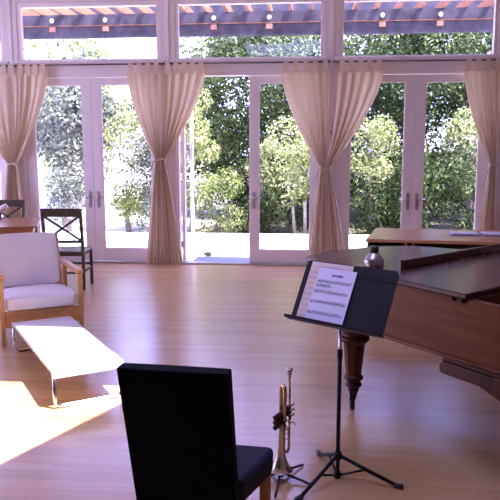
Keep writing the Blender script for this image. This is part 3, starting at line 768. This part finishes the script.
me = text_mesh('SADNESS', 0.0165)
for v in me.vertices:
    x, y = v.co.x, v.co.y
    v.co = D((u0 + u1) / 2 + .006 + x, v1 - .040 + y, .0069) - O_
me.materials.clear(); me.materials.append(M['ink'])
to = bpy.data.objects.new('title', me); C.objects.link(to); to.parent = sh

# ------------------------------------------------------------------ grand piano
pn = thing('grand_piano', 'dark mahogany grand piano with closed lid, tail towards the windows', 'piano', (0.90, 4.05, 0))
PO = Vector((0.90, 4.05, 0))
def pw(x, y, z): return (x - PO.x, y - PO.y, z)
K = Vector((0.772, 3.225)); e1 = Vector((0.605, -0.796)); e2 = Vector((0.715, 0.70))
def spline(pts, n=8):
    out = []
    P = [pts[0]] + pts + [pts[-1]]
    for i in range(1, len(P) - 2):
        p0, p1, p2, p3 = [Vector(p) for p in P[i - 1:i + 3]]
        for k in range(n):
            t = k / n
            out.append(0.5 * ((2 * p1) + (p2 - p0) * t + (2 * p0 - 5 * p1 + 4 * p2 - p3) * t * t + (3 * p1 - p0 - 3 * p2 + p3) * t ** 3))
    out.append(Vector(pts[-1])); return out
curve = spline([(0.11, 4.09), (0.015, 4.235), (-0.005, 4.36), (0.06, 4.51), (0.19, 4.665), (0.43, 4.86), (0.60, 4.94), (0.80, 4.955), (1.07, 4.82), (1.30, 4.68), (1.55, 4.58), (1.85, 4.45)], 7)
FRT = K + e2 * 1.47
lid = [K] + curve + [FRT]
def inset(poly, d):
    n = len(poly); out = []
    cx = sum((Vector(p) for p in poly), Vector((0, 0))) / n
    for i in range(n):
        p0, p, p1 = Vector(poly[i - 1]), Vector(poly[i]), Vector(poly[(i + 1) % n])
        t = (p1 - p0).normalized(); nn = Vector((-t.y, t.x))
        if (cx - p).dot(nn) < 0: nn = -nn
        out.append(p + nn * d)
    return out
b = B(); add_prism(b, [tuple(p) for p in lid], .902, .930, pw); obj('lid', b, M['pianolid'], pn, bevel=.007, label='dark polished lid')
# case: rim following the lid, carried on to the keyboard cheeks
KB = K + e1 * 0.52
ins = inset(curve, .022)
c_near = K + Vector((.8, .6)) * .022
NE = Vector((.8, .6)); rim = [c_near + e1 * .50, c_near] + ins + [FRT - NE * .03, FRT - NE * .03 + e1 * .50, FRT - NE * .09 + e1 * .50, FRT - NE * .09, c_near + NE * .045, c_near + NE * .045 + e1 * .5]
b = B(); add_prism(b, [tuple(p) for p in rim], .575, .899, pw)
obj('case', b, M['piano'], pn, bevel=.006)
b = B()
tail = [Vector(p) for p in ins]
mold = [c_near + e1 * .50] + [c_near] + tail
def ring(b, pts, r0, z0, z1, out):
    """moulding band running along the case side"""
    for p, q in zip(pts, pts[1:]):
        pass
mp_ = [Vector((p.x, p.y)) for p in mold]
off = []
for i, p in enumerate(mp_):
    t = (mp_[min(i + 1, len(mp_) - 1)] - mp_[max(i - 1, 0)]).normalized(); nn = Vector((-t.y, t.x))
    if nn.dot(Vector((-.8, -.6))) < 0 and i < 6: nn = -nn
    off.append(nn)
for i in range(1, len(off)):
    if off[i].dot(off[i - 1]) < 0: off[i] = -off[i]
add_tube(b, [pw(p.x + o_.x * .004, p.y + o_.y * .004, .585) for p, o_ in zip(mp_, off)], .011, 8)
obj('base_moulding', b, M['piano'], pn, smooth=True)
b = B(); p, q = c_near + Vector((.8, .6)) * .045, FRT - e2 * .06
add_prism(b, [tuple(p), tuple(p + e1 * .50), tuple(q + e1 * .50), tuple(q)], .60, .645, pw); obj('keybed', b, M['pianoleg'], pn)
b = B(); p0_ = c_near + Vector((.8, .6)) * .05 + e1 * .27; wd = (FRT - e2 * .07 - c_near).length * .86
pe = Vector((.8, .6))
kb_ = []
for k in range(52):
    a_ = p0_ + pe * (0.03 + k * .0232)
    add_prism(b, [tuple(a_), tuple(a_ + e1 * .15), tuple(a_ + e1 * .15 + pe * .0222), tuple(a_ + pe * .0222)], .645, .665, pw)
obj('white_keys', b, M['paper'], pn)
b = B()
for k in range(51):
    if k % 7 in (2, 6): continue
    a_ = p0_ + pe * (0.03 + k * .0232 + .0165)
    add_prism(b, [tuple(a_), tuple(a_ + e1 * .095), tuple(a_ + e1 * .095 + pe * .0115), tuple(a_ + pe * .0115)], .665, .677, pw)
obj('black_keys', b, M['blackp'], pn)
b = B(); a_ = c_near + pe * .05 + e1 * .24
add_prism(b, [tuple(a_), tuple(a_ + e1 * .02), tuple(a_ + e1 * .02 + pe * 1.25), tuple(a_ + pe * 1.25)], .665, .82, pw); obj('fallboard', b, M['pianoleg'], pn, bevel=.004)
# raised ledge lying across the lid
b = B(); A_ = Vector((.553, 3.945)); Bv = Vector((1.60, 4.985))
Bv = A_ + (Vector((1.369, 4.792)) - A_).normalized() * 1.30
lt = (Bv - A_).normalized(); ln = Vector((lt.y, -lt.x))
add_prism(b, [tuple(A_), tuple(A_ + ln * .03), tuple(Bv + ln * .03), tuple(Bv)], .930, .982, pw)
obj('lid_ledge', b, M['pianolid'], pn, bevel=.006, label='dark raised ledge across the lid')
b = B(); hp = K - e1 * .06 + Vector((-.8, -.6)) * -.008
for t_ in (0.03, 0.09): 
    p = K - e1 * t_ + Vector((.8, .6)) * .018
    add_box(b, pw(p.x, p.y, .892), (.02, .02, .022))
obj('lid_hinge', b, M['iron'], pn)
# key-bed moulding with rounded end and stepped bracket below
def along(b, prof, p0, w):
    """prof in (distance along e1, z), extruded inwards by w"""
    add_prism(b, prof, -0.006, w, lambda a, z, t: pw(p0.x + e1.x * a + .8 * t, p0.y + e1.y * a + .6 * t, z))
q0 = c_near - e1 * .14
r_ = [(-.005 + .0 , .574), (.50 + .14, .574), (.64, .50), (.02, .50)]
b = B(); along(b, [(.0, .576), (.64, .576), (.64, .556), (-.006, .556)], q0, .10)
along(b, [(-.008, .552), (.64, .556), (.64, .486), (-.006, .486), (-.018, .494), (-.026, .514), (-.016, .542)], q0, .11)
obj('key_bed_moulding', b, M['pianoleg'], pn, bevel=.006)
b = B(); along(b, [(a + .16, z - .014) for a, z in [(.06, .51), (.48, .508), (.48, .40), (.27, .40), (.245, .408), (.232, .425), (.236, .442), (.222, .455), (.19, .462), (.16, .472), (.105, .490), (.07, .500)]], q0, .09)
obj('bracket', b, M['pianoleg'], pn, bevel=.004)
# turned tapering legs with brass-less dark castors
def pleg(x, y, label=None):
    b = B()
    add_lathe(b, [(.028, .105), (.028, .118), (.034, .122), (.036, .132), (.030, .140), (.040, .148), (.053, .155), (.055, .163), (.050, .172), (.040, .180), (.040, .186), (.052, .195), (.061, .203), (.062, .212), (.056, .222), (.048, .228)], 20, pw(x, y, 0))
    add_lathe(b, [(.047, .226), (.050, .24), (.068, .425), (.069, .435)], 8, pw(x, y, 0))
    add_lathe(b, [(.070, .433), (.078, .440), (.093, .452), (.096, .463), (.092, .475), (.076, .482), (.074, .50), (.082, .51), (.084, .574)], 20, pw(x, y, 0))
    lg = obj('leg', b, M['pianoleg'], pn, bevel=.002)
    b = B(); add_tube(b, [pw(x, y, .115), pw(x, y, .085), pw(x - .008, y - .008, .05)], [.026, .022, .018], 12)
    add_box(b, pw(x - .02, y - .006, .055), (.006, .03, .07)); 
    R = Matrix.Rotation(PI / 2, 3, 'Y')
    add_lathe(b, [(.012, -.016), (.034, -.014), (.037, -.006), (.037, .006), (.034, .014), (.012, .016)], 20, pw(x - .006, y - .012, .037), R)
    obj('castor', b, M['iron'], lg)
pleg(0.303, 4.065)
kf = c_near + e1 * .28
pleg(kf.x + .8 * .10, kf.y + .6 * .10)
kf = FRT - e2 * .18 + e1 * .2
pleg(kf.x, kf.y)

# small flask on the lid
fl = thing('flask', 'small round silver flask with black cap standing on the piano lid', 'flask', (0.395, 3.915, .931))
b = B(); add_lathe(b, [(.044, 0), (.054, .003), (.058, .012), (.060, .04), (.058, .056), (.047, .074), (.033, .088), (.026, .094), (.024, .10)], 24); obj('body', b, M['flask'], fl, smooth=True)
b = B(); add_lathe(b, [(.0572, .056), (.0585, .0575), (.0565, .059)], 24); obj('seam', b, M['iron'], fl)
b = B(); add_lathe(b, [(.024, .098), (.028, .10), (.029, .122), (.026, .134), (.020, .137)], 18); obj('cap', b, M['blackp'], fl, bevel=.002)

# ------------------------------------------------------------------ long desk behind the piano
dk = thing('long_desk', 'long honey-coloured wooden desk behind the piano near the windows', 'desk', (0.592, 6.70, 0), math.radians(-5.6))
b = B(); add_prism(b, [(0, 0), (2.6, 0), (2.6, 1.06), (.10, 1.06)], .728, .76); obj('desk_top', b, M['deskwood'], dk, bevel=.003)
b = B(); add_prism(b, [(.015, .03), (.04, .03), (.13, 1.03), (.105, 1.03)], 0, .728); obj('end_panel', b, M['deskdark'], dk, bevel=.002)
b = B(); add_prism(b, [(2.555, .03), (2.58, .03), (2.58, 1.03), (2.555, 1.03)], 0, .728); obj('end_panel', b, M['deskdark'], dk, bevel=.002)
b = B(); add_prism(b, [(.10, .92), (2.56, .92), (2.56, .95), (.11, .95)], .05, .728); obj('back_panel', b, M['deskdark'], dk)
for x, mm in ((.385, 'deskwood'), (.455, 'deskwood')):
    b = B(); add_prism(b, [(x, .04), (x + .026, .04), (x + .026, .90), (x, .90)], 0, .728); obj('divider', b, M[mm], dk, bevel=.002)
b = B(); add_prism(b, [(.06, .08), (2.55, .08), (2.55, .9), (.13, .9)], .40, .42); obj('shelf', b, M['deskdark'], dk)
for (x, y, rz, w, d_, lab) in ((1.665, 7.16, -4, .30, .24, 'thin blue-grey folder lying on the long desk, nearer its left end'), (2.02, 7.15, -2, .34, .28, 'open lilac booklet lying on the long desk at the photo edge')):
    f = thing('folder', lab, 'folder', (x, y, .7605), math.radians(rz), 'papers on the long desk')
    obj('cover', boxes(span(-w / 2, w / 2, -d_ / 2, d_ / 2, 0, .012)), M['bookblue'], f, bevel=.002)
    obj('page', boxes(span(-w / 2 + .012, w / 2 - .012, -d_ / 2 + .01, d_ / 2 - .03, .0125, .0225)), M['bookpage'], f, bevel=.002)

# ------------------------------------------------------------------ trumpet on its stand
TX, TY = -0.118, 3.11
ts = thing('trumpet_stand', 'small black folding trumpet stand on the floor beside the black chair', 'instrument stand', (TX, TY, 0))
b = B(); add_lathe(b, [(.018, .012), (.020, .02), (.020, .045), (.012, .05), (.010, .11), (.017, .135), (.014, .165), (.006, .17)], 16); obj('peg', b, M['blackp'], ts, smooth=True)
for fx, fy in ((-0.008, 3.247), (0.033, 3.041), (-0.136, 2.911), (-.29, 3.02), (-.25, 3.27)):
    d = Vector((fx - TX, fy - TY, 0)); e = d.normalized()
    b = B(); add_tube(b, [e * .012 + Vector((0, 0, .03)), d * .6 + Vector((0, 0, .018)), d + Vector((0, 0, .007))], [.007, .0065, .006], 8); obj('leg', b, M['blackp'], ts, smooth=True)
tz = .045
tp = thing('trumpet', 'brass trumpet standing bell down on its small stand', 'trumpet', (TX, TY, 0), math.radians(6))
# local x: bell tube (0) to lead pipe (+), z up
b = B()
prof_o = [(.0605, 0), (.0605, .003), (.056, .007), (.047, .017), (.037, .034), (.029, .055), (.0235, .08), (.0195, .11), (.0165, .16), (.0145, .21), (.0125, .28)]
prof = [(r, tz + z) for r, z in prof_o] + [(.0085, tz + .28)] + [(max(.004, r - .0022), tz + z + .0005) for r, z in prof_o[::-1]]
rings = []
for r, z in prof: rings.append([b.verts.new((r * math.cos(2 * PI * k / 32), r * math.sin(2 * PI * k / 32), z)) for k in range(32)])
for a_, c_ in zip(rings, rings[1:] + rings[:1]):
    for k in range(32): b.faces.new((a_[k], a_[(k + 1) % 32], c_[(k + 1) % 32], c_[k]))
add_lathe(b, [(.0605, tz - .0015), (.0625, tz), (.0625, tz + .0025), (.0605, tz + .004)], 32)
obj('bell', b, M['silver'], tp, smooth=True, label='flared silver bell')
def arc(c, r, a0, a1, n=10, ax='xz', y=0):
    return [(c[0] + r * math.cos(a0 + (a1 - a0) * k / n), y, c[1] + r * math.sin(a0 + (a1 - a0) * k / n)) for k in range(n + 1)]
b = B()
add_tube(b, [(0, 0, tz + .27), (0, 0, tz + .415)] + [( .0 + .008 * (1 - math.cos(a)), -.018 * (1 - math.cos(a)) , tz + .415 + .026 * math.sin(a)) for a in [PI * k / 10 for k in range(1, 11)]] + [(.016, -.036, tz + .35), (.016, -.030, tz + .27)], .0098, 12)
obj('bell_bow', b, M['brass'], tp, smooth=True)
b = B(); LX = .040
add_tube(b, [(LX, 0, tz + .455), (LX, 0, tz + .12)] + [(LX - .013 + .013 * math.cos(a), .0, tz + .12 - .028 * math.sin(a)) for a in [PI * k / 10 for k in range(1, 11)]] + [(LX - .026, 0, tz + .17), (LX - .026, 0, tz + .25)], [.0068] * 2 + [.0078] * 12, 10)
obj('lead_pipe', b, M['brass'], tp, smooth=True)
b = B(); add_lathe(b, [(.0150, tz + .522), (.0150, tz + .516), (.0130, tz + .502), (.0085, tz + .484), (.0062, tz + .466), (.0062, tz + .44)], 20, (LX, 0, 0)); obj('mouthpiece', b, M['silver'], tp, smooth=True)
b = B()
for z in (.155, .185, .215): add_tube(b, [(LX - .026, 0, tz + z), (LX, 0, tz + z + .008)], .0028, 8)
add_tube(b, [(.005, -.002, tz + .375), (LX, 0, tz + .385)], .0028, 8)
for z in (.13, .25): add_tube(b, [(0, 0, tz + z), (LX - .026, 0, tz + z)], .0028, 8)
obj('braces', b, M['brass'], tp, smooth=True)
for k in range(3):
    zc = tz + .262 + k * .026
    bb = B(); dvv = Vector((.72, -.12, .62)).normalized(); mid_ = Vector((.010, -.018, zc - .004))
    zz_ = dvv; xx_ = Vector((0, 0, 1)).cross(zz_).normalized(); yy_ = zz_.cross(xx_); R = Matrix((xx_, yy_, zz_)).transposed()
    add_lathe(bb, [(.010, -.062), (.0125, -.06), (.0125, -.05), (.0115, -.048), (.0115, .03), (.0125, .032), (.0125, .042), (.005, .045), (.0035, .05), (.0035, .062)], 16, mid_, R)
    vl = obj('valve', bb, M['darkbrass'], tp, smooth=True, label='tarnished valve casing')
    bb = B(); add_lathe(bb, [(.008, .062), (.009, .064), (.008, .067), (.002, .067)], 14, mid_, R); obj('valve_button', bb, M['silver'], vl, smooth=True)
b = B(); add_tube(b, [(.022, -.02, tz + .30), (.03, -.055, tz + .29), (.036, -.075, tz + .265), (.022, -.06, tz + .235), (.014, -.02, tz + .255)], .0062, 10); obj('valve_slide', b, M['brass'], tp, smooth=True)
b = B(); add_tube(b, fillet([(LX, 0, tz + .245), (LX + .022, -.004, tz + .25), (LX + .030, -.004, tz + .235)], .006), .003, 8); obj('finger_hook', b, M['brass'], tp, smooth=True)

# ------------------------------------------------------------------ light, sky, camera
w = bpy.data.worlds.new('sky'); sc.world = w; w.use_nodes = True
nt = w.node_tree; bg = nt.nodes['Background']
tc = nt.nodes.new('ShaderNodeTexCoord'); sx = nt.nodes.new('ShaderNodeSeparateXYZ')
rp = nt.nodes.new('ShaderNodeValToRGB'); e = rp.color_ramp.elements
e[0].position = 0.0; e[0].color = (0.52, 0.52, 1.0, 1); e[1].position = 0.7; e[1].color = (0.41, 0.42, 1.0, 1)
nt.links.new(tc.outputs['Generated'], sx.inputs[0]); nt.links.new(sx.outputs['Z'], rp.inputs[0]); nt.links.new(rp.outputs[0], bg.inputs[0])
bg.inputs['Strength'].default_value = SKY = 4.9

sl = bpy.data.lights.new('sun', 'SUN'); sl.energy = 12.5; sl.angle = 0.009; sl.color = (1.0, 0.945, 0.985)
so_ = bpy.data.objects.new('sun', sl); C.objects.link(so_); so_.rotation_euler = SUN.to_track_quat('-Z', 'Y').to_euler(); so_.location = (3, -2, 9)

def portal(name, loc, rot, sx_, sy_):
    l = bpy.data.lights.new(name, 'AREA'); l.shape = 'RECTANGLE'; l.size = sx_; l.size_y = sy_; l.cycles.is_portal = True
    o = bpy.data.objects.new(name, l); C.objects.link(o); o.location = loc; o.rotation_euler = rot
portal('portal_back', (-2.0, YW + 0.3, 1.9), (-PI / 2, 0, 0), 9.4, 3.7)
portal('portal_left', (XL - 0.15, 5.75, 1.9), (0, -PI / 2, 0), 2.9, 4.8)

cam = bpy.data.cameras.new('camera'); cam.sensor_width = 36; cam.sensor_fit = 'HORIZONTAL'; cam.lens = 660 / 500 * 36; cam.clip_end = 200
co = bpy.data.objects.new('camera', cam); C.objects.link(co); sc.camera = co
co.location = (0, 0, 1.6); co.rotation_euler = (PI / 2 - math.atan(95 / 660), 0, math.radians(5.0))

sc.view_settings.view_transform = 'Standard'; sc.view_settings.look = 'None'
sc.view_settings.exposure = 0.92; sc.view_settings.gamma = 1.0
sc.cycles.use_denoising = True
sc.cycles.max_bounces = 12; sc.cycles.diffuse_bounces = 5; sc.cycles.glossy_bounces = 4; sc.cycles.transparent_max_bounces = 16; sc.cycles.transmission_bounces = 4
sc.cycles.caustics_reflective = False; sc.cycles.caustics_refractive = False; sc.cycles.sample_clamp_indirect = 6.0
